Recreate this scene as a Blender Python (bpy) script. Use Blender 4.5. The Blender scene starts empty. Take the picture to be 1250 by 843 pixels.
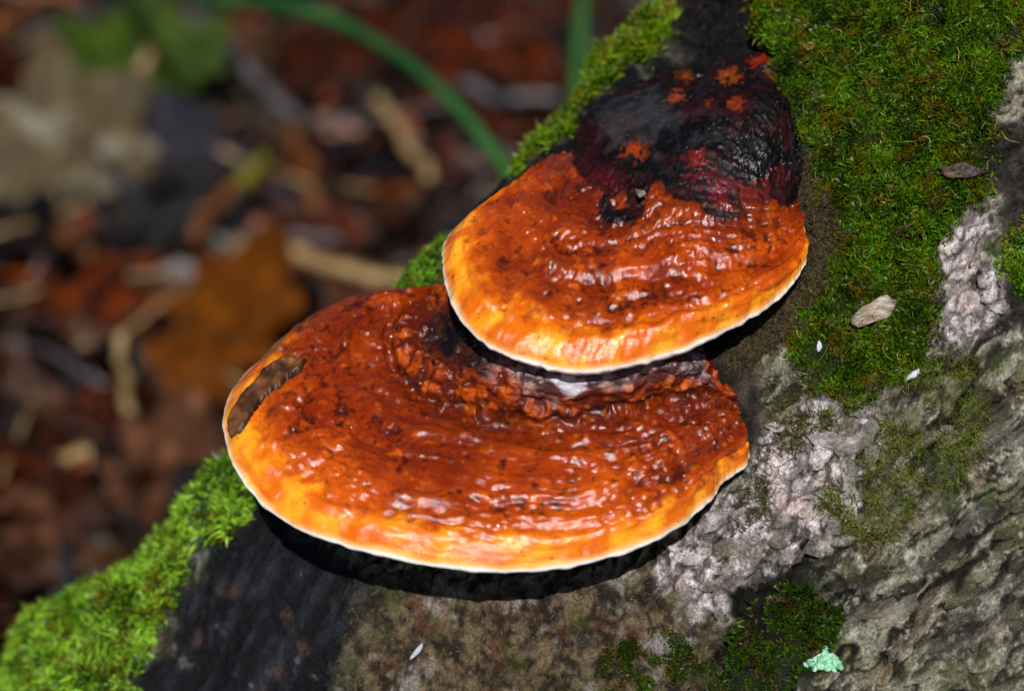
import bpy, math, random
import numpy as np
from mathutils import Vector

# ------------------------------------------------------------------ camera, world, sun, exposure
sc = bpy.context.scene
COL = sc.collection
PITCH = 30.0
CAMH = 1.0
cam_d = bpy.data.cameras.new('camera')
cam = bpy.data.objects.new('camera', cam_d)
COL.objects.link(cam)
cam.location = (0, 0, CAMH)
cam.rotation_euler = (math.radians(90 - PITCH), 0, 0)
cam_d.lens = 90; cam_d.sensor_width = 36
cam_d.clip_start = 0.01; cam_d.clip_end = 2000
cam_d.dof.use_dof = True
cam_d.dof.focus_distance = 0.962
cam_d.dof.aperture_fstop = 5.0
sc.camera = cam

SUN_EL = PITCH + 16.0
w = bpy.data.worlds.new('World'); sc.world = w; w.use_nodes = True
nt = w.node_tree; bg = nt.nodes['Background']
sky = nt.nodes.new('ShaderNodeTexSky'); sky.sky_type = 'NISHITA'; sky.sun_disc = False; sky.air_density = .5; sky.dust_density = .5
sky.sun_elevation = math.radians(SUN_EL); sky.sun_rotation = math.radians(180)
nt.links.new(sky.outputs[0], bg.inputs[0]); bg.inputs[1].default_value = 0.05
sun_d = bpy.data.lights.new('sun', 'SUN'); sun_d.energy = 5.0; sun_d.angle = math.radians(0.6)
sun_d.color = (1.0, 0.965, 0.92)
sun = bpy.data.objects.new('sun', sun_d); COL.objects.link(sun)
sun.rotation_euler = (math.radians(90 - SUN_EL), 0, math.radians(-2))
sun.location = (0, -2, 3)
sc.view_settings.view_transform = 'Standard'; sc.view_settings.look = 'None'
sc.view_settings.exposure = 0.0; sc.view_settings.gamma = 1.0
sc.view_settings.use_curve_mapping = False

# ------------------------------------------------------------------ helpers
rng = np.random.default_rng(11); random.seed(11)
cp, sp = math.cos(math.radians(PITCH)), math.sin(math.radians(PITCH))
K = 0.00032                      # metres per photo pixel at 1 m

def pix(px, py, z):              # photo pixel + nearness (m, towards the viewer from 1 m) -> view-aligned metres
    px = np.asarray(px, float); py = np.asarray(py, float); z = np.asarray(z, float)
    d = 1.0 - z
    return np.stack([(px - 625) * K * d, -(py - 421.5) * K * d, z + 0 * px], -1)
def to_world(c):
    c = np.asarray(c, float); d = 1.0 - c[..., 2]
    return np.stack([c[..., 0], c[..., 1] * sp + d * cp, CAMH + c[..., 1] * cp - d * sp], -1)
def to_pix(c):
    d = 1.0 - c[..., 2]
    return c[..., 0] / (K * d) + 625, -c[..., 1] / (K * d) + 421.5
def dir_world(v):
    v = np.asarray(v, float)
    return np.stack([v[..., 0], v[..., 1] * sp - v[..., 2] * cp, v[..., 1] * cp + v[..., 2] * sp], -1)

_pr = np.random.default_rng(5)
_perm = np.concatenate([_pr.permutation(256)] * 3).astype(np.int32)
_g = _pr.normal(size=(256, 3)); _g /= np.linalg.norm(_g, axis=1)[:, None]; _g = _g.astype(np.float32)
def pn(p):                        # gradient noise, about -1..1
    p = np.asarray(p, np.float32)
    fl = np.floor(p); f = p - fl; i = fl.astype(np.int32) & 255
    u = f * f * f * (f * (f * 6 - 15) + 10)
    r = 0
    for dx in (0, 1):
        wx = u[..., 0] if dx else 1 - u[..., 0]
        for dy in (0, 1):
            wy = u[..., 1] if dy else 1 - u[..., 1]
            for dz in (0, 1):
                wz = u[..., 2] if dz else 1 - u[..., 2]
                h = _perm[_perm[_perm[(i[..., 0] + dx) & 255] + ((i[..., 1] + dy) & 255)] + ((i[..., 2] + dz) & 255)]
                g = _g[h]
                r = r + wx * wy * wz * (g[..., 0] * (f[..., 0] - dx) + g[..., 1] * (f[..., 1] - dy) + g[..., 2] * (f[..., 2] - dz))
    return r * 1.7
def fbm(p, freq, oct=4, gain=.5, seed=0.0):
    p = np.asarray(p) * freq + seed
    a, r, s = 1.0, 0, 0
    for k in range(oct):
        r = r + a * pn(p + 17.3 * k); s += a
        p = p * 2.03; a *= gain
    return r / s * 1.5
def ss(a, b, x):
    t = np.clip((x - a) / (b - a), 0, 1); return t * t * (3 - 2 * t)
def srgb(*c):
    c = np.array(c, float) / 255
    return np.where(c <= .04045, c / 12.92, ((c + .055) / 1.055) ** 2.4)
def mixc(a, b, f): return a + (b - a) * np.asarray(f)[..., None]
def cell(u, v, seed=3):           # cellular noise: F1, F2, id
    iu, iv = np.floor(u).astype(int), np.floor(v).astype(int)
    f1 = np.full(u.shape, 9.); f2 = f1.copy(); idd = np.zeros(u.shape, int)
    for a in (-1, 0, 1):
        for b in (-1, 0, 1):
            h = _perm[_perm[(iu + a + seed) & 255] + ((iv + b) & 255)]
            h2 = _perm[h + 57]
            d = np.hypot(iu + a + .1 + .8 * h / 255 - u, iv + b + .1 + .8 * h2 / 255 - v)
            c1 = d < f1
            f2 = np.where(c1, f1, np.minimum(f2, d)); idd = np.where(c1, h, idd); f1 = np.where(c1, d, f1)
    return f1, f2, idd
def polysd(px, py, poly):         # signed distance in pixels, positive inside
    poly = np.array(poly, float); n = len(poly)
    d = np.full(px.shape, 1e9); ins = np.zeros(px.shape, bool)
    for k in range(n):
        x0, y0 = poly[k]; x1, y1 = poly[(k + 1) % n]
        ex, ey = x1 - x0, y1 - y0
        t = np.clip(((px - x0) * ex + (py - y0) * ey) / (ex * ex + ey * ey + 1e-9), 0, 1)
        d = np.minimum(d, np.hypot(px - x0 - t * ex, py - y0 - t * ey))
        c = ((y0 > py) != (y1 > py)) & (px < (x1 - x0) * (py - y0) / ((y1 - y0) if y1 != y0 else 1e-9) + x0)
        ins ^= c
    return np.where(ins, d, -d)
def crom(P, n):                   # Catmull-Rom through control points (k,...) -> n samples
    P = np.asarray(P, float); k = len(P)
    t = np.linspace(0, k - 1, n); i = np.clip(t.astype(int), 0, k - 2)
    f = (t - i).reshape([-1] + [1] * (P.ndim - 1))
    a, b, c, d = P[np.clip(i - 1, 0, k - 1)], P[i], P[i + 1], P[np.clip(i + 2, 0, k - 1)]
    return .5 * (2 * b + (c - a) * f + (2 * a - 5 * b + 4 * c - d) * f ** 2 + (3 * b - a - 3 * c + d) * f ** 3)

def mesh_obj(name, verts, faces, mat, parent=None, col=None, rough=None, smooth=True):
    """verts: world coordinates (n,3); faces: list of arrays each (m,k)"""
    me = bpy.data.meshes.new(name)
    verts = np.ascontiguousarray(verts, np.float32)
    me.vertices.add(len(verts)); me.vertices.foreach_set('co', verts.ravel())
    if not isinstance(faces, list): faces = [faces]
    faces = [np.asarray(f) for f in faces if len(f)]
    tot = np.concatenate([np.full(len(f), f.shape[1], np.int32) for f in faces])
    loops = np.concatenate([f.ravel() for f in faces]).astype(np.int32)
    start = np.concatenate([[0], np.cumsum(tot)[:-1]]).astype(np.int32)
    me.loops.add(len(loops)); me.loops.foreach_set('vertex_index', loops)
    me.polygons.add(len(tot)); me.polygons.foreach_set('loop_start', start)
    me.update(calc_edges=True)
    if smooth: me.polygons.foreach_set('use_smooth', np.ones(len(tot), bool))
    if col is not None:
        a = me.attributes.new('col', 'FLOAT_COLOR', 'POINT')
        c4 = np.ones((len(verts), 4), np.float32); c4[:, :3] = np.clip(col, 0, 1)
        a.data.foreach_set('color', c4.ravel())
    if rough is not None:
        a = me.attributes.new('rough', 'FLOAT', 'POINT')
        a.data.foreach_set('value', np.asarray(rough, np.float32))
    me.validate()
    me.materials.append(mat)
    o = bpy.data.objects.new(name, me); COL.objects.link(o)
    if parent is not None: o.parent = parent
    return o
def empty(name, loc=(0, 0, 0)):
    o = bpy.data.objects.new(name, None); COL.objects.link(o); o.location = loc; o.empty_display_size = .02
    return o
def tag(o, label=None, cat=None, group=None, kind=None):
    if label: o['label'] = label
    if cat: o['category'] = cat
    if group: o['group'] = group
    if kind: o['kind'] = kind
    return o
def rebase(root):                 # children were built in world coordinates
    loc = Vector(root.location)
    for ch in root.children:
        if ch.type == 'MESH' and ch.location.length == 0: ch.location = -loc
def gridfaces(nr, nc, closed=False):
    i = np.arange(nr - 1)[:, None]; j = np.arange(nc if closed else nc - 1)[None, :]
    j2 = (j + 1) % nc
    return np.stack([i * nc + j + 0 * i, i * nc + j2, (i + 1) * nc + j2, (i + 1) * nc + j], -1).reshape(-1, 4)
def gnorm(P):
    du = np.gradient(P, axis=0); dv = np.gradient(P, axis=1)
    n = np.cross(du, dv); n /= np.linalg.norm(n, axis=-1)[..., None] + 1e-12
    return n

# ------------------------------------------------------------------ materials
def new_mat(name):
    m = bpy.data.materials.new(name); m.use_nodes = True
    return m, m.node_tree, m.node_tree.nodes['Principled BSDF']
def N(t, typ, **kw):
    n = t.nodes.new(typ)
    for k, v in kw.items():
        if hasattr(n, k): setattr(n, k, v)
    return n
def attr_mat(name, rough=None, spec=.5, coat=0., coat_rough=.2, grain=.35, gscale=900., bump=.3, bscale=1500., bdist=.0004,
             transl=0., bump2=None):
    m, t, b = new_mat(name); L = t.links
    a = N(t, 'ShaderNodeAttribute', attribute_name='col')
    tc = N(t, 'ShaderNodeNewGeometry')
    no = N(t, 'ShaderNodeTexNoise'); no.inputs['Scale'].default_value = gscale; no.inputs['Detail'].default_value = 7; no.inputs['Roughness'].default_value = .62
    L.new(tc.outputs['Position'], no.inputs['Vector'])
    mr = N(t, 'ShaderNodeMapRange'); mr.inputs[1].default_value = .25; mr.inputs[2].default_value = .75
    mr.inputs[3].default_value = 1 - grain; mr.inputs[4].default_value = 1 + grain
    L.new(no.outputs[0], mr.inputs[0])
    mx = N(t, 'ShaderNodeMix', data_type='RGBA', blend_type='MULTIPLY'); mx.inputs[0].default_value = 1
    L.new(a.outputs['Color'], mx.inputs[6]); L.new(mr.outputs[0], mx.inputs[7])
    L.new(mx.outputs[2], b.inputs['Base Color'])
    if rough is None:
        r = N(t, 'ShaderNodeAttribute', attribute_name='rough'); L.new(r.outputs['Fac'], b.inputs['Roughness'])
        if coat:
            ml = N(t, 'ShaderNodeMath', operation='MULTIPLY'); ml.inputs[1].default_value = .42
            L.new(r.outputs['Fac'], ml.inputs[0]); L.new(ml.outputs[0], b.inputs['Coat Roughness'])
            cw = N(t, 'ShaderNodeMapRange'); cw.inputs[1].default_value = .38; cw.inputs[2].default_value = .55; cw.inputs[3].default_value = coat; cw.inputs[4].default_value = .10
            L.new(r.outputs['Fac'], cw.inputs[0]); L.new(cw.outputs[0], b.inputs['Coat Weight'])
    else: b.inputs['Roughness'].default_value = rough
    b.inputs['Specular IOR Level'].default_value = spec
    b.inputs['Coat Weight'].default_value = coat; b.inputs['Coat Roughness'].default_value = coat_rough
    if bump:
        n2 = N(t, 'ShaderNodeTexNoise'); n2.inputs['Scale'].default_value = bscale; n2.inputs['Detail'].default_value = 7; n2.inputs['Roughness'].default_value = .6
        L.new(tc.outputs['Position'], n2.inputs['Vector'])
        bp = N(t, 'ShaderNodeBump'); bp.inputs['Strength'].default_value = bump; bp.inputs['Distance'].default_value = bdist
        L.new(n2.outputs[0], bp.inputs['Height']); L.new(bp.outputs[0], b.inputs['Normal'])
        if coat: L.new(bp.outputs[0], b.inputs['Coat Normal'])
    if transl:
        tr = N(t, 'ShaderNodeBsdfTranslucent'); ms = N(t, 'ShaderNodeMixShader'); ms.inputs[0].default_value = transl
        L.new(mx.outputs[2], tr.inputs[0]); L.new(b.outputs[0], ms.inputs[1]); L.new(tr.outputs[0], ms.inputs[2])
        L.new(ms.outputs[0], t.nodes['Material Output'].inputs[0])
    return m
def plain_mat(name, c1, c2, c3=None, scale=60., rough=.6, spec=.4, bump=.4, bdist=.001, stretch=(1, 1, 1), vary=0.):
    m, t, b = new_mat(name); L = t.links
    tc = N(t, 'ShaderNodeTexCoord'); mp = N(t, 'ShaderNodeMapping'); mp.inputs['Scale'].default_value = stretch
    L.new(tc.outputs['Object'], mp.inputs[0])
    oi = N(t, 'ShaderNodeObjectInfo'); L.new(oi.outputs['Random'], mp.inputs['Location'])
    no = N(t, 'ShaderNodeTexNoise'); no.inputs['Scale'].default_value = scale; no.inputs['Detail'].default_value = 6
    L.new(mp.outputs[0], no.inputs['Vector'])
    cr = N(t, 'ShaderNodeValToRGB'); e = cr.color_ramp.elements
    e[0].position = .3; e[1].position = .7
    e[0].color = (*srgb(*c1), 1); e[1].color = (*srgb(*c2), 1)
    if c3: q = e.new(.5); q.color = (*srgb(*c3), 1)
    L.new(no.outputs[0], cr.inputs[0])
    out = cr.outputs[0]
    if vary:
        hs = N(t, 'ShaderNodeHueSaturation')
        mr = N(t, 'ShaderNodeMapRange'); mr.inputs[3].default_value = 1 - vary; mr.inputs[4].default_value = 1 + vary
        L.new(oi.outputs['Random'], mr.inputs[0]); L.new(mr.outputs[0], hs.inputs['Value']); L.new(out, hs.inputs['Color'])
        out = hs.outputs[0]
    L.new(out, b.inputs['Base Color'])
    b.inputs['Roughness'].default_value = rough; b.inputs['Specular IOR Level'].default_value = spec
    n2 = N(t, 'ShaderNodeTexNoise'); n2.inputs['Scale'].default_value = scale * 4; n2.inputs['Detail'].default_value = 5
    L.new(mp.outputs[0], n2.inputs['Vector'])
    bp = N(t, 'ShaderNodeBump'); bp.inputs['Strength'].default_value = bump; bp.inputs['Distance'].default_value = bdist
    L.new(n2.outputs[0], bp.inputs['Height']); L.new(bp.outputs[0], b.inputs['Normal'])
    return m

M_bark = attr_mat('bark', spec=.2, grain=.75, gscale=900, bump=.9, bscale=800, bdist=.0018)
M_cap = attr_mat('fungus_cap', spec=.08, coat=1.0, coat_rough=.13, grain=.25, gscale=1400, bump=.4, bscale=1300, bdist=.0006)
M_pore = attr_mat('fungus_pores', rough=.75, spec=.2, grain=.1, gscale=2500, bump=.3, bscale=3000)
M_moss = attr_mat('moss', rough=.42, spec=.3, grain=.2, bump=0, transl=.25)
M_fibre = attr_mat('fibre', rough=.5, spec=.3, grain=.25, bump=0)

# ------------------------------------------------------------------ ground
def make_ground():
    u = np.concatenate([-np.geomspace(150, 1.6, 22), np.linspace(-1.5, 1.5, 200), np.geomspace(1.6, 150, 22)])
    v = np.concatenate([-np.geomspace(150, .6, 22), np.linspace(-.5, 3.6, 240), np.geomspace(3.8, 300, 22)])
    X, Y = np.meshgrid(u, v, indexing='ij')
    p = np.stack([X, Y, 0 * X], -1)
    Z = .018 * fbm(p, 4, 3) + .008 * fbm(p, 22, 4, seed=4)
    m = plain_mat('forest_soil', (8, 6, 5), (26, 17, 11), (15, 10, 8), scale=30, rough=.7, spec=.3, bump=.8, bdist=.004)  # soil colour kept near black in place of flash falloff
    o = mesh_obj('ground', np.stack([X, Y, Z], -1).reshape(-1, 3), gridfaces(len(u), len(v)), m)
    tag(o, 'damp forest soil under the fallen leaves, darkened for light falloff', 'ground', kind='structure')
make_ground()

# ------------------------------------------------------------------ trunk
ZS, W_, D_ = -0.072, .30, .12
g_dir = np.array([.80, .60])      # bark grain in the view plane

def make_trunk_grid():
    sil = [(1255, -470), (1130, -330), (1000, -190), (905, -95), (825, -4), (775, 58), (712, 118), (655, 182), (600, 240), (540, 302),
           (490, 352), (420, 432), (352, 512), (292, 585), (240, 642), (188, 692), (118, 744), (62, 792), (18, 843),
           (-40, 900), (-110, 965), (-200, 1040)]
    sil = crom(np.array(sil, float), 900)
    seg = np.concatenate([[0], np.cumsum(np.hypot(*np.diff(sil, axis=0).T))])
    ns = 900
    s = np.interp(np.linspace(0, seg[-1], ns), seg, sil[:, 0]), np.interp(np.linspace(0, seg[-1], ns), seg, sil[:, 1])
    E = pix(s[0], s[1], ZS - .075 * ss(500, 1050, s[1]))
    # extensions beyond the frame: upwards the stem turns upright, downwards it runs into the ground
    up = np.array([0.12, .866, .5]); top = []; q = E[0].copy(); d = np.array([.7, .7, 0.])
    for k in range(40):
        f = min(1, k / 16.); dd = d * (1 - f) + up * f; dd /= np.linalg.norm(dd); q = q + dd * .055; top.append(q.copy())
    bot = []; q = E[-1].copy()
    for k in range(24):
        q = q + np.array([-.72, -.68, -.05]) * .035; bot.append(q.copy())
    E = np.concatenate([np.array(top[::-1]), E, np.array(bot)])
    nt_, nb = len(top), len(bot)
    Wd = np.concatenate([np.full(nt_, W_), np.full(ns, W_), np.linspace(W_, W_ * 1.25, nb)])
    # cross-section angles: dense on the seen side
    th = np.linspace(-.35, math.pi / 2 * .985, 4000)
    arc = np.concatenate([[0], np.cumsum(np.hypot(np.diff(W_ * (1 - np.cos(th))), np.diff(D_ * np.sin(th))))])
    thf = np.interp(np.linspace(0, arc[-1], 560), arc, th)
    thb = np.linspace(math.pi / 2 + .03, 2 * math.pi - .40, 70)
    th = np.concatenate([thf, thb])
    dep = np.where(np.sin(th) > 0, D_, .34)
    off = Wd[:, None] * (1 - np.cos(th))[None]
    P = E[:, None, :] + off[..., None] * np.array([.7071, -.7071, 0.]) + (dep * np.sin(th))[None, :, None] * np.array([0, 0, 1.])
    nearw = np.zeros(P.shape[:2]); nearw[nt_:nt_ + ns] = 1
    return P, th, nt_, ns
TP, TTH, TN0, TNS = make_trunk_grid()
NC = len(TTH)

# regions of the stem, outlined on the photograph and carried onto the surface
R_hollow = [(822, -30), (912, -30), (918, 40), (945, 70), (900, 80), (850, 84), (770, 125), (705, 160), (700, 140), (760, 100), (796, 76), (815, 30)]
R_pale = [(955, 500), (1090, 478), (1085, 540), (1045, 600), (1050, 660), (990, 690), (905, 752), (850, 752), (800, 720), (838, 660), (880, 620), (915, 590), (930, 540)]
R_pale2 = [(1130, 300), (1185, 255), (1205, 275), (1195, 330), (1230, 340), (1225, 385), (1180, 420), (1110, 420), (1130, 370), (1150, 345)]
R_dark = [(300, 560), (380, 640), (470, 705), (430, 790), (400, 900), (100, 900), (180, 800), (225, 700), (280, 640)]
R_mottle = [(430, 700), (600, 715), (760, 700), (860, 660), (830, 735), (900, 770), (980, 800), (960, 900), (380, 900), (420, 790)]
R_hole = [(890, 735), (935, 700), (985, 668), (1000, 690), (1045, 715), (1055, 745), (1010, 770), (1000, 790), (960, 870), (860, 870), (870, 800)]
R_edge = [(640, 195), (700, 130), (760, 100), (790, 90), (760, 150), (700, 200), (620, 260), (560, 310), (520, 360), (460, 370), (520, 320), (590, 240)]
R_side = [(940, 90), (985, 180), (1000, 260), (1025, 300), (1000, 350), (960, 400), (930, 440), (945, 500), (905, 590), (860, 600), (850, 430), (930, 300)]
R_moss_ridge = [(632, 205), (655, 165), (690, 105), (740, 50), (790, -15), (835, -15), (818, 25), (795, 70), (745, 98), (708, 122), (692, 160), (668, 178)]
R_moss_chink = [(478, 356), (492, 335), (515, 315), (545, 290), (552, 310), (545, 345), (525, 360)]
R_moss_main = [(905, -30), (1280, -30), (1280, 60), (1228, 75), (1222, 140), (1205, 190), (1212, 235), (1180, 262), (1135, 310), (1140, 345), (1150, 395), (1120, 440), (1060, 490),
               (985, 475), (960, 430), (975, 380), (1008, 335), (1022, 285), (1000, 235), (985, 190), (965, 140), (948, 85), (922, 40)]
R_moss_low = [(292, 562), (312, 590), (300, 640), (262, 655), (236, 660), (226, 700), (205, 745), (165, 830), (140, 900), (-120, 900), (-60, 843), (10, 770), (78, 712), (145, 650), (195, 600), (260, 540)]
R_moss_hole = [(905, 760), (960, 715), (1000, 720), (1030, 750), (1010, 780), (985, 810), (960, 860), (850, 870), (870, 800)]
R_moss_base = [(735, 800), (790, 770), (850, 800), (870, 860), (720, 870)]
R_moss_edge = [(1222, 330), (1235, 285), (1290, 240), (1290, 350), (1240, 350)]
R_creep = [(985, 515), (1050, 480), (1130, 450), (1200, 430), (1215, 480), (1185, 560), (1120, 640), (1050, 660), (1000, 620), (1030, 560)]

def trunk_surface():
    P = TP.copy()
    px, py = to_pix(P)
    n = gnorm(P)
    if n[TN0 + 300, 300, 2] < 0: n = -n
    flat = P.copy()
    # bark coordinates
    a = P[..., 0] * g_dir[0] + P[..., 1] * g_dir[1]
    b = -P[..., 0] * g_dir[1] + P[..., 1] * g_dir[0]
    q3 = np.stack([a, b, P[..., 2]], -1)
    wob = 12 * fbm(P, 60, 3, seed=9)
    def reg(R, soft=8, k=1.6): return ss(-soft, soft, polysd(px, py, R) + wob * k)
    m_hol, m_pale, m_pale2 = reg(R_hollow, 12, .8), reg(R_pale, 9, 2.4), reg(R_pale2, 8, 2.4)
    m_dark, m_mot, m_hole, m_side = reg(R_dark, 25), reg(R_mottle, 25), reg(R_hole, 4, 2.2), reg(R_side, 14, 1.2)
    m_hole = m_hole * (1 - .75 * ss(975, 1040, px))
    m_moss = np.maximum.reduce([reg(R, 10) for R in (R_moss_ridge, R_moss_chink, R_moss_main, R_moss_low)])
    vis = (px > -250) & (px < 1500) & (py > -350) & (py < 1150)
    # relief
    w1 = fbm(q3, 14, 3, seed=2) * .010; w2 = fbm(q3, 55, 3, seed=6) * .003
    bu, bv = (a + w2 * 1.5) / .034, (b + w1 + w2) / .0105
    f1, f2, idd = cell(bu, bv)
    fis = abs(fbm(np.stack([(a + w2) * 11, (b + w1 * .8 + w2) * 46, P[..., 2] * 20], -1), 1, 3, seed=61))
    gate = ss(-.25, .25, fbm(q3, 22, 2, seed=63))
    fis2 = abs(fbm(np.stack([(a + w2 * 2) * 30, (b + w1 * .8 + w2 * 2) * 80, P[..., 2] * 40], -1), 1, 3, seed=67))
    crack = np.maximum.reduce([(1 - ss(.01, .07, fis2)) * .85 * gate, (1 - ss(.015, .085, fis)) * (.35 + .65 * gate), .35 * (1 - ss(.02, .14, f2 - f1)) * (1 - gate)])
    sc_u, sc_v = (a + w2) / .0085, (b + w2 + .5 * w1) / .0042
    h1, h2, hid = cell(sc_u, sc_v, 40)
    scale = 1 - ss(.05, .35, h2 - h1)
    rip = .62 - 2.6 * abs(fbm(np.stack([(a + w2) * 62, (b + .6 * w1 + w2) * 130, P[..., 2] * 60], -1), 1, 4, .6, seed=3))
    lump = fbm(P, 28, 4, seed=1)
    fine = fbm(P, 260, 3, seed=8); c260 = np.sign(fine) * abs(fine) ** .5
    m_bark = np.clip(1 - m_dark - m_mot * .8 - m_side * .7 - m_hol, 0, 1)
    pf1, pf2, pid = cell((a + 2.2 * w2) / .0125, (b + 2.2 * w2) / .0085, 90)
    pcrack = 1 - ss(.03, .22, pf2 - pf1)
    chip = (pid / 255.)
    h = .004 * lump
    h += m_bark * (1 - m_pale) * (-.0048 * crack + .0020 * rip - .0003 * scale + .0014 * (idd / 255. - .5))
    h += m_pale * (.0035 + .0026 * (chip - .5) - .0020 * pcrack + .0011 * rip + .0012 * c260)
    h += m_pale2 * (.0015 - .001 * pcrack)
    ad = P[..., 0] * .5 + P[..., 1] * .866; bd = P[..., 0] * .866 - P[..., 1] * .5
    wr = fbm(np.stack([ad * 26, (bd + .5 * w1) * 150, P[..., 2] * 30], -1), 1, 4, seed=12)
    h += m_dark * (.0007 * wr + .0003 * fine)
    h += m_mot * (.0016 * fbm(P, 120, 4, seed=21) + .0009 * fine)
    h += -.016 * m_hol * (1 + .3 * wr) - .008 * m_hole * (1 + .5 * lump)
    xf = fbm(P, 640, 2, seed=81); h += .0006 * fine + .00045 * xf * (1 - .7 * m_dark)
    h += .003 * m_moss * (1 + lump) + .009 * reg(R_moss_low, 8) * np.clip(fbm(P, 42, 2, seed=71) + .3, 0, 1)
    h = np.where(vis, h, .012 * fbm(q3 * np.array([6, 26, 12.]), 1, 4))
    P = P + n * h[..., None]
    # colours (the bark's own lichen, algae, wet rot; shade painted into the lower recess)
    c1 = fbm(P, 45, 4, seed=31); c2 = fbm(P, 110, 4, seed=37); c3 = fbm(q3 * np.array([40, 120, 60.]), 1, 4, seed=41); c4 = fbm(P, 300, 3, seed=43)
    base = mixc(srgb(52, 48, 38), srgb(174, 168, 150), ss(-.6, .6, rip + .5 * c2 + .3 * xf))
    base = mixc(base, srgb(104, 114, 66), ss(-.15, .5, c1) * .65)
    base = mixc(base, srgb(140, 104, 80), ss(.4, .7, c3) * .5)
    base = mixc(base, srgb(46, 43, 40), ss(.05, .5, -c3 + .5 * c4) * .85)
    base = mixc(base, srgb(206, 202, 190), ss(.35, .7, c2 + .3 * c4) * .7)
    base = base * np.clip(.80 + .45 * c4 + .25 * xf, .25, 1.5)[..., None]
    base = mixc(base, srgb(26, 22, 19), np.clip(crack * 1.2, 0, 1))
    base = mixc(base, srgb(70, 62, 52), scale * .15)
    pale = mixc(srgb(128, 120, 122), srgb(222, 212, 214), ss(-.5, .4, c2 * .5 + .7 * c4 + .6 * xf))
    pale = mixc(pale, srgb(206, 182, 168), ss(.15, .5, c1 + .3 * c4) * .5)
    pale = mixc(pale, srgb(128, 122, 120), ss(.2, .6, c3) * .8)
    pale = mixc(pale, srgb(60, 48, 44), np.clip(pcrack * .8 * ss(-.5, .3, c1 + .3), 0, 1))
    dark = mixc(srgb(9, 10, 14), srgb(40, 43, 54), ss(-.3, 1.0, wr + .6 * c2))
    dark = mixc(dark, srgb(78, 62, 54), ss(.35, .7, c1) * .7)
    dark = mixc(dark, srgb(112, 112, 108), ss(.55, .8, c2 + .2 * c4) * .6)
    mot = mixc(srgb(38, 30, 22), srgb(110, 94, 72), ss(-.5, .6, c2 + .8 * c4))
    mot = mixc(mot, srgb(74, 80, 34), ss(0, .5, c1) * .75)
    mot = mixc(mot, srgb(88, 52, 32), ss(.15, .7, fbm(P, 70, 4, seed=51)) * .55)
    mot = mixc(mot, srgb(142, 138, 134), ss(.2, .6, fbm(P, 60, 4, seed=55) + .3 * c4) * .8)
    mot = mixc(mot, srgb(30, 28, 30), ss(.25, .6, fbm(P, 90, 4, seed=57)) * .8)
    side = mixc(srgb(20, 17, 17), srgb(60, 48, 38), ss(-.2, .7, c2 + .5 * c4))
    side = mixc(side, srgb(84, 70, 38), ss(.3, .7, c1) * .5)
    blk = mixc(srgb(7, 7, 8), srgb(26, 25, 27), ss(0, .9, wr))
    mossb = mixc(srgb(30, 40, 10), srgb(48, 44, 20), ss(-.3, .4, c2))
    hole_shade = mixc(srgb(8, 7, 6), srgb(34, 28, 20), ss(-.1, .7, c2)); hole_shade = mixc(hole_shade, srgb(26, 36, 8), ss(0, .4, c1) * .8)  # recess under the pale overhang: shade painted in near black, with moss green
    C = base
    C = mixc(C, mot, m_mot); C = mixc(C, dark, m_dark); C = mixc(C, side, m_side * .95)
    pk = ss(-.25, .15, c1 * .6 + .5 * c2 + .4 * c4 + .12)
    C = mixc(C, pale, np.maximum(m_pale * pk, m_pale2 * pk))
    # the damp, greener band along the creeping moss
    cre = reg(R_creep, 20, 2); C = mixc(C, srgb(92, 88, 48), cre * ss(-.2, .5, c2 - .2 * c1) * .75)
    C = mixc(C, hole_shade, m_hole); C = mixc(C, mossb, m_moss); m_edge = np.maximum(reg(R_edge, 10, 1), reg([(650, 165), (720, 95), (800, 20), (835, -40), (870, -40), (860, 60), (780, 125), (700, 185)], 8, .6)) * (1 - m_moss); C = mixc(C, blk, np.maximum(m_hol, m_edge))
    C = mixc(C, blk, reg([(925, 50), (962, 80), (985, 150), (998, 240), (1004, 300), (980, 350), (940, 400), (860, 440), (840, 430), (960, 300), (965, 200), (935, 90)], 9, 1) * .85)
    for R in ([(1195, 180), (1215, 150), (1260, 160), (1260, 230), (1215, 250), (1190, 195)], [(1212, 250), (1260, 200), (1260, 285), (1230, 300)],
              [(1225, 350), (1260, 335), (1260, 400), (1235, 395)], [(1222, 20), (1245, 30), (1240, 100), (1228, 110)], [(1048, 325), (1075, 320), (1090, 345), (1060, 362)]):
        k = reg(R, 7, 1); C = mixc(C, mixc(srgb(24, 21, 20), srgb(60, 50, 44), ss(-.2, .6, c2)), k * .92)
    rough = .72 - .2 * m_dark - .22 * m_side - .1 * m_hol - .12 * m_mot + .08 * c4
    rough = np.clip(rough, .28, .95)
    return P, C * .82, rough, px, py
TPd, TCOL, TRG, TPX, TPY = trunk_surface()
TNM = gnorm(TPd)
if TNM[TN0 + 300, 300, 2] < 0: TNM = -TNM

trunk_root = empty('tree_trunk', tuple(to_world(TP[TN0 + TNS - 1, 200])))
def build_trunk():
    nr, nc = TPd.shape[:2]
    f = gridfaces(nr, nc, closed=True)
    V = to_world(TPd).reshape(-1, 3)
    top = V[:nc].mean(0); V = np.vstack([V, top])
    j = np.arange(nc); fan = np.stack([(j + 1) % nc, j, np.full(nc, len(V) - 1)], -1)
    col = np.vstack([TCOL.reshape(-1, 3), srgb(90, 70, 50)[None]]); r = np.append(TRG.ravel(), .8)
    o = mesh_obj('bark', V, [f, fan], M_bark, trunk_root, col, r)
    tag(trunk_root, 'leaning mossy tree trunk with grey fissured bark carrying two shelf fungi', 'tree trunk')
build_trunk()

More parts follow.
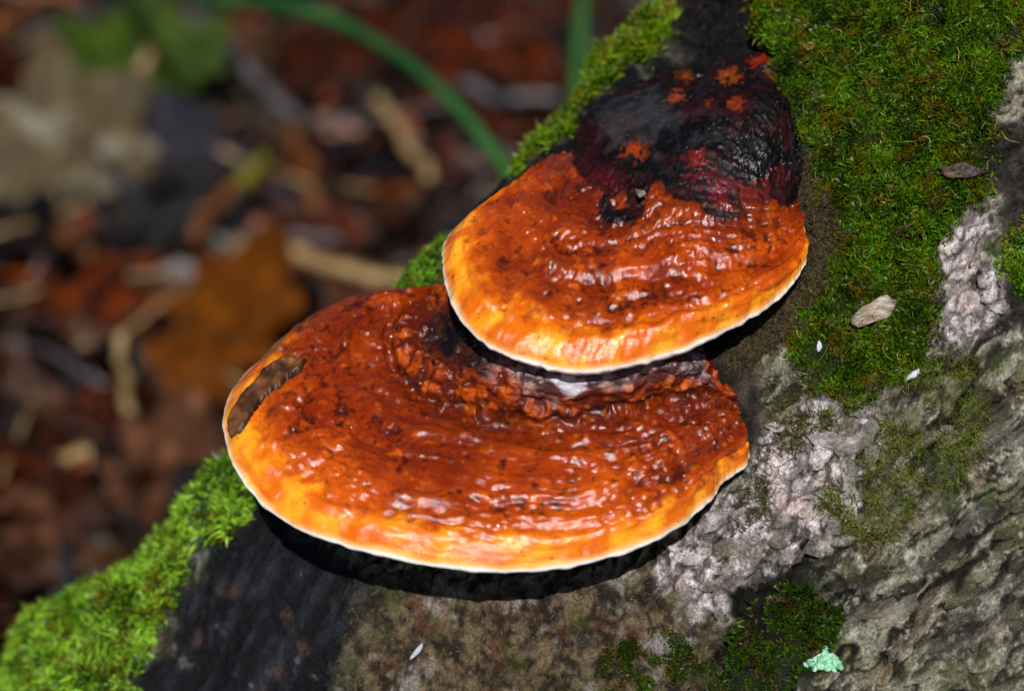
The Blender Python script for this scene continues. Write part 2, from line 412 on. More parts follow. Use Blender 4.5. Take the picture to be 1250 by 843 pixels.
# depth map of the stem, for laying things on it
def depth_map():
    sl = np.s_[TN0 - 6:TN0 + TNS + 6, :575]
    px, py, P, n = TPX[sl].ravel(), TPY[sl].ravel(), TPd[sl].reshape(-1, 3), TNM[sl].reshape(-1, 3)
    px, py = to_pix(P)
    H, Wm = 560, 820
    ix = ((px + 190) / 2).astype(int); iy = ((py + 140) / 2).astype(int)
    k = (ix >= 0) & (ix < Wm) & (iy >= 0) & (iy < H)
    z = np.full((H, Wm), np.nan); o = np.argsort(P[k][:, 2])
    z[iy[k][o], ix[k][o]] = P[k][o][:, 2]
    for _ in range(3):
        bad = np.isnan(z)
        if not bad.any(): break
        st = np.stack([np.roll(z, s, ax) for s in (-1, 1) for ax in (0, 1)])
        with np.errstate(all='ignore'):
            import warnings; warnings.simplefilter('ignore')
            z = np.where(bad, np.nanmean(st, 0), z)
    return z
DM = depth_map()
def surf(px, py):
    ix = np.clip(((np.asarray(px, float) + 190) / 2), 0, DM.shape[1] - 1).astype(int)
    iy = np.clip(((np.asarray(py, float) + 140) / 2), 0, DM.shape[0] - 1).astype(int)
    return np.nan_to_num(DM[iy, ix], nan=ZS)
def zt0(px, py):                  # smooth stem depth
    t = np.clip((np.asarray(px, float) + np.asarray(py, float) - 845) / 1.414 * K, 0, W_)
    return D_ * np.sqrt(np.clip(1 - (1 - t / W_) ** 2, 0, 1)) + ZS

# ------------------------------------------------------------------ fungi
NPL = np.array([0, .64, .77])     # upward normal of a drooping shelf, view-aligned
def conk(rows_px, bulges, n_u=460, n_v=230, seed=0.):
    """rows_px: list of control rows (each (k,3): px,py,z mm) from the stem out to the rim; rim rolls under afterwards"""
    rows = [pix(np.array(r)[:, 0], np.array(r)[:, 1], np.array(r)[:, 2] / 1000.) for r in rows_px]
    return [crom(r, n_u) for r in rows]
def loft(rows, n_v):
    R = np.stack(rows)            # (m, n_u, 3)
    m = len(R)
    # spacing of samples by mean row distance
    dd = np.linalg.norm(np.diff(R, axis=0), axis=-1).mean(1); s = np.concatenate([[0], np.cumsum(dd)])
    tt = np.interp(np.linspace(0, s[-1], n_v), s, np.arange(m))
    i = np.clip(tt.astype(int), 0, m - 2); f = (tt - i)[:, None, None]
    # centripetal-ish tangents that respect uneven spacing
    T = np.zeros_like(R)
    for k in range(m):
        a, b = max(k - 1, 0), min(k + 1, m - 1)
        T[k] = (R[b] - R[a]) / (s[b] - s[a])
    L = (s[i + 1] - s[i])[:, None, None]
    a, b, ta, tb = R[i], R[i + 1], T[i] * L, T[i + 1] * L
    return (2 * f ** 3 - 3 * f ** 2 + 1) * a + (f ** 3 - 2 * f ** 2 + f) * ta + (3 * f ** 2 - 2 * f ** 3) * b + (f ** 3 - f ** 2) * tb, tt

LOW_R = [(536, 352, -22), (470, 354, -18), (400, 374, -12), (338, 420, 0), (276, 492, 19), (287, 572, 42), (345, 634, 57), (450, 676, 69), (600, 697, 75), (720, 685, 72), (810, 655, 63), (866, 612, 51), (882, 590, 45), (915, 560, 37), (897, 508, 26)]
LOW_M = [(538, 352, -16), (510, 372, -6), (484, 395, 2), (474, 420, 10), (482, 450, 19), (510, 475, 27), (555, 495, 35), (610, 508, 40), (680, 514, 43), (740, 503, 43), (800, 490, 40), (845, 482, 34), (872, 480, 31), (890, 488, 27), (894, 494, 24)]
LOW_A = [(566, 352, -30), (566, 362, -22), (568, 380, -10), (573, 400, 2), (585, 418, 18), (605, 432, 33), (635, 440, 44), (672, 444, 50), (720, 446, 53), (770, 442, 52), (812, 438, 48), (848, 442, 38), (868, 456, 27), (882, 470, 22), (892, 484, 18)]
UP_R = [(672, 192, -28), (612, 238, -2), (550, 286, 16), (541, 330, 31), (560, 386, 47), (605, 428, 58), (680, 451, 64), (750, 451, 64), (830, 430, 58), (910, 392, 48), (958, 357, 39), (984, 318, 29), (979, 278, 19)]
UP_M = [(697, 182, -24), (699, 192, -13), (705, 210, -1), (716, 230, 10), (738, 246, 18), (768, 256, 24), (800, 252, 28), (835, 248, 30), (868, 251, 30), (902, 256, 29), (940, 257, 25), (966, 254, 20), (977, 248, 14)]
UP_A = [(703, 166), (708, 148), (735, 118), (770, 102), (803, 92), (835, 84), (865, 77), (890, 71), (910, 66), (932, 62), (955, 80), (968, 112), (977, 165)]
UP_A = [(x, y, zt0(x, y) * 1000 - 6) for x, y in UP_A]

def prof(t, a, b): return a + (b - a) * t
def build_conk(which):
    nu, nv = 470, 300
    if which == 'low':
        A, Mr, R = [conk([x], None, nu)[0] for x in (LOW_A, LOW_M, LOW_R)]
    else:
        A, Mr, R = [conk([x], None, nu)[0] for x in (UP_A, UP_M, UP_R)]
    u = np.linspace(0, 1, nu)
    edge = ss(0, .22, u) * ss(0, .12 if which == 'low' else .26, 1 - u)
    e = (.25 + .75 * edge)[:, None]
    rim_w = fbm(np.stack([u * 9, 0 * u, 0 * u], -1), 1, 3, seed=3 if which == 'low' else 8)
    R = R + NPL * (.0016 * rim_w * edge)[:, None]
    inw = Mr - R; inl = np.linalg.norm(inw, axis=1)[:, None]; iw = inw / (inl + 1e-9)
    th = .013 if which == 'low' else .012
    if which == 'low':
        A0 = A - np.array([0, 0, .03]) + np.array([0, .012, 0])
        rows = [A0, A, (A + Mr) / 2 + NPL * .003, Mr, Mr * .72 + R * .28 + NPL * .0045 * e, Mr * .4 + R * .6 + NPL * .0065 * e,
                Mr * .13 + R * .87 + NPL * .0066 * e, R + iw * np.minimum(.0040, inl * .1) + NPL * .0040 * e, R,
                R + iw * np.minimum(.003, inl * .1) - NPL * .0048 * e]
    else:
        A0 = A - np.array([0, 0, .02])
        H = np.array([.1, .45, .9]); H /= np.linalg.norm(H)
        rows = [A0, A, A * .86 + Mr * .14 + H * (.0065 * (.3 + .7 * edge))[:, None], A * .5 + Mr * .5 + H * (.015 * (.3 + .7 * edge))[:, None], Mr + H * (.003 * edge)[:, None],
                Mr * .72 + R * .28 + NPL * .002 * e, Mr * .4 + R * .6 + NPL * .0035 * e,
                Mr * .14 + R * .86 + NPL * .0066 * e, R + iw * np.minimum(.0040, inl * .12) + NPL * .0042 * e, R,
                R + iw * np.minimum(.003, inl * .1) - NPL * .0050 * e]
    P, tt = loft(rows, nv)
    iR = len(rows) - 2
    iM = 3 if which == 'low' else 4
    n = gnorm(P); 
    if n[nv // 2, nu // 2] @ NPL < 0: n = -n
    # distance to the rim along each profile (mm) and zone coordinate
    seg = np.linalg.norm(np.diff(P, axis=0), axis=-1); arc = np.concatenate([np.zeros((1, nu)), np.cumsum(seg, 0)])
    kR = np.argmin(abs(tt - iR)); dr = (arc[kR][None] - arc) * 1000
    kM = np.argmin(abs(tt - iM)); full = np.maximum((arc[kR] - arc[kM]) * 1000, 1)[None]
    q = np.clip(dr / full, -1, 3)                       # 0 rim .. 1 border of the old crust .. >1 crust
    U = np.broadcast_to(u[None], q.shape)
    sd = 0 if which == 'low' else 70
    warp = .10 * fbm(P, 22, 3, seed=sd + 1)
    qx, qy = to_pix(P); fing = 0
    if which == 'up':
        fing = -.30 * np.exp(-((qx - 803) / 9) ** 2 - ((qy - 238) / 20) ** 2) - .16 * np.exp(-((qx - 722) / 6) ** 2 - ((qy - 235) / 16) ** 2) + .14 * np.exp(-((qx - 765) / 24) ** 2 - ((qy - 262) / 14) ** 2) + .10 * np.exp(-((qx - 880) / 30) ** 2 - ((qy - 262) / 10) ** 2)
    crust = ss(.97, 1.06, q + fing + (.07 if which == 'low' else .10) * fbm(P, 130, 3, seed=sd + 2) + (.03 if which == 'low' else .10) * fbm(P, 45, 2, seed=sd + 5))
    rimz = ss(9, 4, dr)
    inner = ss(.05, .28, q)
    ringn = fbm(np.stack([(q + warp * 1.5) * 4.2, U * 3, 0 * q + sd], -1), 1, 3)
    ridges = fbm(np.stack([(q + warp * .7) * 26, U * 9, 0 * q + sd + 3], -1), 1, 3)
    lump = fbm(P, 75, 3, seed=sd + 7); lump2 = fbm(P, 190, 3, seed=sd + 9); fine = fbm(P, 520, 2, seed=sd + 11)
    crk = 1 - ss(0, .07, abs(fbm(P, 60, 3, seed=sd + 13)))
    bmp = .45 + .75 * ss(-.35, .4, fbm(P, 26, 2, seed=sd + 17))
    h = inner * (.0027 * ringn + .0004 * ridges + bmp * (.0012 * lump + .0010 * lump2 + .00036 * fine) - .0002 * crk)
    h += (1 - inner) * (.0004 * ringn + .0005 * fbm(np.stack([q * 2, U * 60, 0 * q], -1), 1, 2) + .0002 * lump2)
    c0q = fbm(P, 120, 3, seed=sd + 90)
    # a raised step where the margin band begins and growth steps on the shelf
    h += -.0010 * np.exp(-((q - .24 + warp * .5) / .035) ** 2) * ss(0, .1, q) 
    if which == 'low':
        h += -.0018 * ss(.74, .80, q + warp * 1.2) * (1 - crust) + crust * (.0005 * lump2 + .0008 * lump) - .0030 * np.exp(-((q - 1.0 + .05 * c0q) / .022) ** 2) + .0014 * np.exp(-((q - .92 + .05 * c0q) / .045) ** 2)
    else:
        h += -.0012 * np.exp(-((q - .50 + warp) / .05) ** 2) + crust * (-.0006 - .0030 * ringn - .0003 * lump - .0004 * lump2 + .0001 * fine)
    P = P + n * h[..., None]
    px, py = to_pix(P)
    # colours
    c1, c2, c3 = fbm(P, 55, 3, seed=sd + 21), fbm(P, 160, 3, seed=sd + 23), fbm(P, 420, 2, seed=sd + 25)
    red = mixc(srgb(128, 38, 2), srgb(184, 70, 4), ss(-.7, .7, c1 * .7 + c2 * .6 + .4 * ringn))
    c0 = fbm(P, 20, 3, seed=sd + 27)
    red = mixc(red, srgb(104, 30, 4), ss(-.05, .5, c0) * .6); red = mixc(red, srgb(214, 96, 5), ss(.1, .7, -c0 + .3 * c2) * .5)
    red = mixc(red, srgb(58, 12, 3), ss(-.1, .75, c2 * .8 - .5 * ringn + .5 * c3 - .4 * lump) * .92)
    red = mixc(red, srgb(224, 104, 8), ss(.3, .8, lump2 * .9 + c1 * .4 + .3 * c3) * .5)
    red = mixc(red, srgb(84, 22, 4), ss(.55, .95, q) * .45); red = mixc(red, srgb(70, 18, 6), np.clip(crk * .3 * ss(-.1, .5, c1), 0, 1))
    band = mixc(srgb(216, 102, 4), srgb(248, 164, 32), ss(-.4, .6, fbm(np.stack([q * 5, U * 30, 0 * q + sd], -1), 1, 3) + .3 * c2))
    band = mixc(band, srgb(214, 96, 20), ss(.1, .5, fbm(np.stack([q * 14, U * 12, 0 * q + sd + 9], -1), 1, 3)) * .6)
    bw = .215 + .05 * fbm(np.stack([U * 14, q * 2, 0 * q + sd], -1), 1, 3)
    back = ss(.17, .25, U) if which == 'low' else ss(.04, .12, U)
    isband = ss(.05, -.08, q - bw + .09 * c2 + .03 * c3 + .04 * ringn) * ss(0, 3, dr + 2) * back
    C0 = mixc(red, srgb(200, 84, 5), ss(.16, -.1, q - bw - .04 + .1 * c2) * back * .7)
    C = mixc(C0, band, isband); C = mixc(C, srgb(48, 22, 12), ss(5, 1, dr) * (1 - back) * .8)
    cream = srgb(252, 206, 130); white = srgb(250, 246, 240)
    C = mixc(C, cream, ss(4.2, 1.0, dr + 1.2 * c1) * .8 * back)
    C = mixc(C, white, ss(2.0, .4, dr + .7 * c1) * back)
    # old crust
    if which == 'low':
        cr = mixc(srgb(88, 26, 6), srgb(168, 66, 10), ss(-.3, .5, c2 + .5 * c1))
        cr = mixc(cr, srgb(13, 12, 16), ss(.12, .34, c1 * .7 + .5 * c2 - .25 + .5 * ss(1.1, 1.6, q)))
        cr = mixc(cr, srgb(30, 10, 6), np.exp(-((q - 1.01 + .05 * c0q) / .025) ** 2) * .85)
        cr = mixc(cr, srgb(176, 82, 16), ss(.25, .5, c2 - .3 * c1) * .7)
        gy = ss(-16, 14, polysd(px, py, [(585, 400), (640, 440), (700, 436), (860, 430), (860, 458), (790, 468), (720, 482), (650, 474), (600, 455)]) + 22 * c1)
        cr = mixc(cr, mixc(srgb(66, 58, 62), srgb(150, 140, 142), ss(-.3, .6, c2 + .4 * c3)), gy * .9)
        wv = ss(-4, 3, polysd(px, py, [(672, 462), (700, 456), (716, 468), (704, 482), (682, 478)]) + 9 * c2)
        cr = mixc(cr, srgb(196, 196, 204), wv * .85)
        bk = ss(-14, 10, polysd(px, py, [(515, 395), (560, 370), (600, 425), (590, 452), (545, 445), (520, 425)]) + 22 * c2)
        cr = mixc(cr, srgb(15, 14, 18), bk * .9)
    else:
        cr = mixc(srgb(8, 8, 10), srgb(32, 29, 33), ss(-.2, .9, c2 + .5 * c3))
        cr = mixc(cr, srgb(50, 9, 10), ss(.0, .6, c1 + .5 * c2 + .4 * c3) * .6)
        cr = mixc(cr, srgb(62, 60, 64), ss(-20, 20, polysd(px, py, [(740, 130), (800, 115), (830, 150), (770, 175), (735, 165)]) + 25 * c2) * .6)
        for (sx, sy, sr, cc) in [(932, 74, 15, (190, 56, 18)), (888, 92, 12, (206, 92, 26)), (826, 118, 9, (206, 88, 30)), (902, 128, 10, (176, 66, 36)), (775, 183, 13, (200, 74, 18)), (865, 128, 7, (150, 50, 30)), (836, 92, 8, (190, 90, 30)), (850, 196, 14, (150, 36, 34)),
                                 (880, 225, 24, (124, 34, 44)), (920, 238, 18, (150, 46, 30)), (740, 218, 18, (96, 24, 26)), (955, 215, 12, (110, 26, 26)), (875, 72, 7, (120, 34, 24)), (945, 92, 8, (160, 50, 40))]:
            k = ss(1.3, .3, np.hypot(px - sx, (py - sy) * 1.35) / sr + 1.1 * c2 + 1.2 * c3)
            cr = mixc(cr, srgb(*cc) * (.6 + .5 * np.clip(c3, -.6, .8))[..., None], k * .85)
    C = mixc(C, cr, crust)
    if which == 'low':
        lf = ss(-6, 6, polysd(px, py, [(395, 362), (440, 350), (400, 372), (350, 420), (318, 455), (318, 440), (350, 398)]) + 6 * c2)
        C = mixc(C, srgb(52, 26, 16), lf * .7)
        kink = ss(12, 4, np.hypot(px - 884, (py - 592)) + 5 * c1); C = mixc(C, srgb(244, 160, 40), kink * .7)
    spk = ss(1.02, 1.1, fbm(P, 520, 1, seed=sd + 61)); C = mixc(C, srgb(30, 12, 8), spk * .7 * ss(1, 4, dr))
    rough = np.clip(.25 + .10 * c2 + .10 * c1 + .30 * crust * (.8 if which == 'low' else 1) + .06 * isband, .16, .7)
    rough = np.where(dr < 1.5, .55, rough)
    return dict(P=P, C=C * .92, rough=rough, n=n, kR=kR, u=u, R=R, M=Mr, iw=iw, inl=inl, e=e, th=th, px=px, py=py)

def conk_object(d, root, which):
    nv, nu = d['P'].shape[:2]
    kc = int(np.argmin(abs(np.linspace(0, 1, nv) - .0)))
    V = to_world(d['P']); C = d['C']; r = d['rough']
    kM = d['kcr']; kW = d['kR'] - 1
    def piece(name, a, b, mat, label=None):
        o = mesh_obj(name, V[a:b + 1].reshape(-1, 3), gridfaces(b + 1 - a, nu)[:, ::-1], mat, root, C[a:b + 1].reshape(-1, 3), r[a:b + 1].ravel())
        if label: o['label'] = label
    return piece

def finish_conk(which, root, labels):
    d = build_conk(which); nv, nu = d['P'].shape[:2]
    V = to_world(d['P'])
    # rows where the pieces of the fungus meet
    kM = d['kM'] if 'kM' in d else None
    rM = 3 if which == 'low' else 4
    def piece(name, a, b, label=None):
        o = mesh_obj(name, V[a:b + 1].reshape(-1, 3), gridfaces(b + 1 - a, nu), M_cap, root, d['C'][a:b + 1].reshape(-1, 3), d['rough'][a:b + 1].ravel())
        if label: o['label'] = label
        return o
    kR = d['kR']
    # old crust / shelf / growing margin, cut along rows
    seg = np.linalg.norm(np.diff(d['P'], axis=0), axis=-1).mean(1); arc = np.concatenate([[0], np.cumsum(seg)])
    kC = int(np.argmin(np.linalg.norm(d['P'][:kR] - d['M'][None], axis=-1).mean(1)))
    kB = int(np.argmin(abs((arc[kR] - arc) - .24 * (arc[kR] - arc[kC]))))
    piece('old_crust', 0, kC, labels[0]); piece('cap', kC, kB, labels[1]); piece('margin', kB, nv - 1, labels[2])
    # pore surface: from the rolled rim back into the stem
    last = d['P'][-1]
    M_, e = d['M'], d['e']
    rows = [last, last * .9 + M_ * .1 - NPL * .002 * e, last * .5 + M_ * .5 - NPL * (d['th'] + .004) * e, M_ - NPL * (d['th'] + .020) * e - np.array([0, 0, .004]), M_ - NPL * .04 * e - np.array([0, 0, .05])]
    Pq, _ = loft(rows, 40)
    cc = np.broadcast_to(srgb(236, 222, 196), Pq.shape).copy()
    o = mesh_obj('pore_surface', to_world(Pq).reshape(-1, 3), gridfaces(40, nu), M_pore, root, cc.reshape(-1, 3)); o['label'] = labels[3]
    return d
low_root = empty('bracket_fungus', tuple(to_world(pix(740, 470, .02))))
up_root = empty('bracket_fungus', tuple(to_world(pix(900, 150, -.01))))
tag(low_root, 'wide glossy orange-red bracket fungus shelf below the hoof-shaped one', 'fungus')
tag(up_root, 'hoof-shaped bracket fungus with black domed crown and orange skirt', 'fungus')
LOWD = finish_conk('low', low_root, ('dark red and black old growth ring at the stem', 'lumpy wet red-orange upper side', 'smooth yellow-orange growing edge with white lip', 'pale underside'))
UPD = finish_conk('up', up_root, ('black crusted dome with red spots', 'wet red-orange ridged skirt', 'yellow-orange growing edge with white lip', 'pale underside'))
rebase(low_root); rebase(up_root)

# dead leaf scrap stuck on the left of the wide fungus
def leaf_scrap():
    px, py = LOWD['px'], LOWD['py']; P = LOWD['P']
    nv, nu = px.shape
    sd = polysd(px, py, [(281, 515), (300, 480), (322, 452), (346, 434), (372, 441), (366, 452), (352, 468), (330, 484), (310, 505), (294, 527), (284, 533)]) + 6 * fbm(P, 120, 3, seed=4)
    ok = np.zeros_like(sd, bool); ok[:LOWD['kR']] = True
    sd = np.where(ok, sd, -99)
    Q = P + LOWD['n'] * (-.0008 + .00045 * np.clip(sd + 3, 0, 6) + .0004 * ss(0, 4, sd) * fbm(P, 200, 3))[..., None]
    f = gridfaces(nv, nu); keep = (sd.ravel()[f] > -4).all(1); f = f[keep]
    us, inv = np.unique(f, return_inverse=True)
    c2 = fbm(Q, 150, 3, seed=3)
    C = mixc(srgb(56, 32, 17), srgb(122, 78, 42), ss(-.6, .8, c2)); C = mixc(C, srgb(22, 13, 10), ss(5, 0, sd + 2 * c2) * .8)
    o = mesh_obj('leaf_scrap', to_world(Q).reshape(-1, 3)[us], inv.reshape(-1, 4), M_fibre, None, C.reshape(-1, 3)[us])
    tag(o, 'dark brown rotten leaf scrap stuck on the left end of the wide fungus', 'leaf scrap')
leaf_scrap()

# ------------------------------------------------------------------ moss and fibres on the stem
def blades(base, dirs, length, width, cols, bend, bendv):
    n = len(base)
    side = np.cross(dirs, rng.normal(size=(n, 3))); side /= np.linalg.norm(side, axis=1)[:, None] + 1e-9
    L = length[:, None]; Wd = width[:, None] * side
    mid = base + dirs * L * .55 + bendv * (bend * length * .25)[:, None]
    tip = base + dirs * L * .95 + bendv * (bend * length * .9)[:, None]
    V = np.stack([base - Wd * .6, base + Wd * .6, mid - Wd, mid + Wd, tip], 1).reshape(-1, 3)
    o = np.arange(n)[:, None] * 5
    quads = o + np.array([[0, 1, 3, 2]]); tris = o + np.array([[2, 3, 4]])
    C = np.stack([cols * .8, cols * .8, cols, cols, cols * 1.15], 1).reshape(-1, 3)
    return V, [quads, tris], C
FR = np.s_[TN0 - 4:TN0 + TNS + 4, :572]
FP, FNm, FX, FY = TPd[FR].reshape(-1, 3), TNM[FR].reshape(-1, 3), *[a.ravel() for a in to_pix(TPd[FR])]
FN1 = fbm(FP, 60, 3, seed=77); FN2 = fbm(FP, 150, 3, seed=79)
def area_w():
    Q = TPd[FR]; a = np.linalg.norm(np.cross(np.gradient(Q, axis=0), np.gradient(Q, axis=1)), axis=-1); return a.ravel()
FA = area_w()
def moss(R, n, ln, wd, c_lo, c_hi, c_odd, label, soft=10, gap=-.5, lean=.6, name='moss_patch', edge=12., odd=.18):
    sdv = polysd(FX, FY, R) + edge * FN1 + 8 * FN2
    wgt = ss(-soft, soft, sdv) * ss(gap, gap + .35, FN1 * .6 + FN2 * .6) * FA
    idx = rng.choice(len(FP), n, p=wgt / wgt.sum())
    b = FP[idx] + rng.normal(size=(n, 3)) * .0004
    nn = FNm[idx]
    # shoots lean together in tufts, a little downhill
    tuft = np.stack([fbm(b, 150, 2, seed=s) for s in (1., 5., 9.)], -1) * 1.4
    d = nn + tuft * lean + rng.normal(size=(n, 3)) * .45 + np.array([0, .25, 0]); d /= np.linalg.norm(d, axis=1)[:, None]
    bv = rng.normal(size=(n, 3)) + np.array([0, -.5, .2]); bv /= np.linalg.norm(bv, axis=1)[:, None]
    hgt = (.65 + .5 * np.clip(fbm(b, 90, 2, seed=15), -1, 1))
    length = ln * hgt * rng.uniform(.5, 1.3, n); width = wd * rng.uniform(.7, 1.3, n)
    k = np.clip(.5 + .55 * fbm(b, 70, 3, seed=33) + rng.normal(size=n) * .28, 0, 1)
    col = mixc(srgb(*c_lo), srgb(*c_hi), k ** 1.3)
    od = (fbm(b, 110, 2, seed=35) + rng.normal(size=n) * .35) > (.75 - odd * 1.6)
    col = np.where(od[:, None], srgb(*c_odd) * rng.uniform(.6, 1.2, (n, 1)), col)
    V, F, C = blades(b - nn * .0006, d, length, width, col, rng.uniform(.1, .7, n), bv)
    o = mesh_obj(name, to_world(V), F, M_moss, None, C)
    tag(o, label, 'moss', kind='stuff')
moss(R_moss_main, 150000, .0038, .00036, (20, 40, 2), (90, 132, 6), (106, 92, 12), 'large dark green moss carpet right of the black-crowned fungus', gap=-.75)
moss(R_moss_ridge, 36000, .0058, .00042, (34, 60, 4), (118, 156, 14), (130, 124, 26), 'bright yellow-green moss on the ridge left of the black dome', edge=7, gap=-1, soft=5)
moss(R_moss_chink, 4500, .0045, .0004, (50, 90, 8), (120, 176, 24), (120, 120, 30), 'small green moss tuft between the two fungi on the trunk edge', edge=4, soft=4, gap=-1)
moss(R_moss_low, 80000, .0062, .0006, (40, 80, 4), (158, 208, 58), (112, 112, 16), 'bright lime moss cushion on the trunk edge below the wide fungus', edge=8, gap=-1, soft=5)
moss(R_moss_hole, 9000, .0042, .0004, (16, 34, 3), (62, 98, 8), (66, 60, 16), 'dark green moss in the bark hollow beside the mint lichen', gap=-.2)
moss(R_moss_base, 6000, .0030, .0004, (26, 42, 6), (64, 86, 14), (80, 66, 24), 'thin olive moss film low on the trunk left of the bark hollow', gap=0.0)
moss(R_moss_edge, 7000, .0046, .0004, (40, 72, 8), (110, 156, 24), (120, 110, 40), 'small moss tuft among the dark cracks right of the pale bark chip', gap=-.6)

def strands(R, n, ln, rad, cols, label, name, cat, seglen=7, curl=1.0, lift=.0012, gap=-.5, align=None, mat=None, edge=12.):
    sdv = polysd(FX, FY, R) + edge * FN1
    wgt = ss(-8, 8, sdv) * ss(gap, gap + .4, FN1 * .5 + FN2 * .6) * FA
    idx = rng.choice(len(FP), n, p=wgt / wgt.sum())
    p0x, p0y = FX[idx], FY[idx]
    ang = rng.uniform(0, 2 * math.pi, n) if align is None else align + rng.normal(size=n) * .6
    L = ln / K * rng.uniform(.4, 1.3, n)
    pts = []; cx, cy = p0x.copy(), p0y.copy(); da = rng.normal(size=n) * .35 * curl
    for s in range(seglen):
        t = s / (seglen - 1)
        z = surf(cx, cy) + lift * (.25 + 1.2 * np.sin(math.pi * t)) * rng.uniform(.6, 1.3, n)
        pts.append(pix(cx, cy, z))
        ang = ang + da + rng.normal(size=n) * .25 * curl
        cx = cx + np.cos(ang) * L / seglen; cy = cy + np.sin(ang) * L / seglen
    Q = np.stack(pts, 1)                                # n, seg, 3
    T = np.gradient(Q, axis=1); T /= np.linalg.norm(T, axis=-1)[..., None] + 1e-9
    up = np.array([0, .2, 1.]); s1 = np.cross(T, up); s1 /= np.linalg.norm(s1, axis=-1)[..., None] + 1e-9; s2 = np.cross(T, s1)
    tp = (1 - .6 * np.linspace(0, 1, seglen))[None, :, None] * (rad * rng.uniform(.6, 1.4, n))[:, None, None]
    ring = [Q + (s1 * math.cos(a) + s2 * math.sin(a)) * tp for a in (0, 2.094, 4.189)]
    V = np.stack(ring, 2).reshape(-1, 3)
    base = (np.arange(n)[:, None, None] * seglen + np.arange(seglen - 1)[None, :, None]) * 3
    j = np.arange(3)[None, None]; j2 = (j + 1) % 3
    F = np.stack([base + j, base + j2, base + 3 + j2, base + 3 + j], -1).reshape(-1, 4)
    cs = np.array([srgb(*c) for c in cols]); C = cs[rng.integers(0, len(cs), n)] * rng.uniform(.6, 1.25, (n, 1))
    C = np.repeat(C, seglen * 3, 0)
    o = mesh_obj(name, to_world(V), F, mat or M_fibre, None, C)
    tag(o, label, cat, kind='stuff')
strands(R_creep, 3200, .0062, .00015, [(88, 104, 26), (64, 86, 16), (120, 116, 44), (52, 48, 24)], 'loose olive creeping moss strands over the pale bark', 'creeping_moss', 'moss', curl=.8, gap=-.05)
strands([(930, 440), (985, 460), (1010, 520), (960, 560), (930, 640), (890, 650), (900, 590), (940, 530)], 900, .0065, .00014, [(60, 66, 22), (58, 44, 30), (90, 92, 40)], 'sparse dark moss threads right of the wide fungus', 'creeping_moss', 'moss', curl=.8, gap=-.2)
strands([(985, 190), (1020, 280), (1010, 340), (965, 400), (935, 430), (900, 450), (880, 440), (950, 380), (990, 310), (978, 240)], 2600, .006, .00016, [(62, 48, 34), (92, 74, 48), (34, 28, 26), (80, 70, 30)], 'brown fibrous debris around the black-crowned fungus', 'plant_fibres', 'plant fibres', curl=1.2, gap=-.8)
strands(R_mottle, 2600, .0026, .00011, [(112, 92, 50), (84, 84, 36), (92, 60, 36), (130, 120, 96), (50, 44, 36)], 'tiny plant fibres stuck to the mottled wood under the wide fungus', 'plant_fibres', 'plant fibres', gap=-.6, lift=.0004, curl=.5)
strands(R_moss_main, 120, .010, .00016, [(150, 160, 60), (170, 150, 90), (90, 110, 30)], 'pale dry stalks scattered through the large moss carpet', 'plant_fibres', 'plant fibres', lift=.005)
strands([(845, 0), (905, -10), (915, 60), (850, 80), (790, 95), (830, 40)], 500, .012, .00014, [(22, 21, 22), (44, 42, 41), (14, 13, 14)], 'thin grey fibres in the black hollow above the domed fungus', 'plant_fibres', 'plant fibres', align=-1.2, curl=.5, gap=-1)

# ------------------------------------------------------------------ bark scales, chips, lichen
M_scale = M_bark
from mathutils import kdtree
def col_lookup():
    k = (FX > 780) & (FY > 230)
    ids = np.nonzero(k)[0][::3]
    kd = kdtree.KDTree(len(ids))
    C = TCOL[FR].reshape(-1, 3)
    for j, i in enumerate(ids): kd.insert((FX[i], FY[i], 0), j)
    kd.balance()
    return lambda x, y: C[ids[kd.find((x, y, 0))[1]]]
CLK = col_lookup()
M_chip = plain_mat('weathered_wood', (84, 72, 60), (196, 186, 172), (146, 130, 114), scale=140, rough=.7, spec=.3, bump=.9, bdist=.001, stretch=(1, 4, 4))
M_rot = plain_mat('rotten_wood', (30, 22, 18), (96, 72, 56), (58, 44, 36), scale=120, rough=.5, spec=.4, bump=.9, bdist=.001)
M_flk = plain_mat('pale_flake', (120, 130, 148), (206, 210, 220), scale=300, rough=.5)
M_lich = plain_mat('mint_lichen', (120, 190, 150), (196, 236, 210), (150, 214, 178), scale=350, rough=.8, spec=.2, bump=1, bdist=.001)
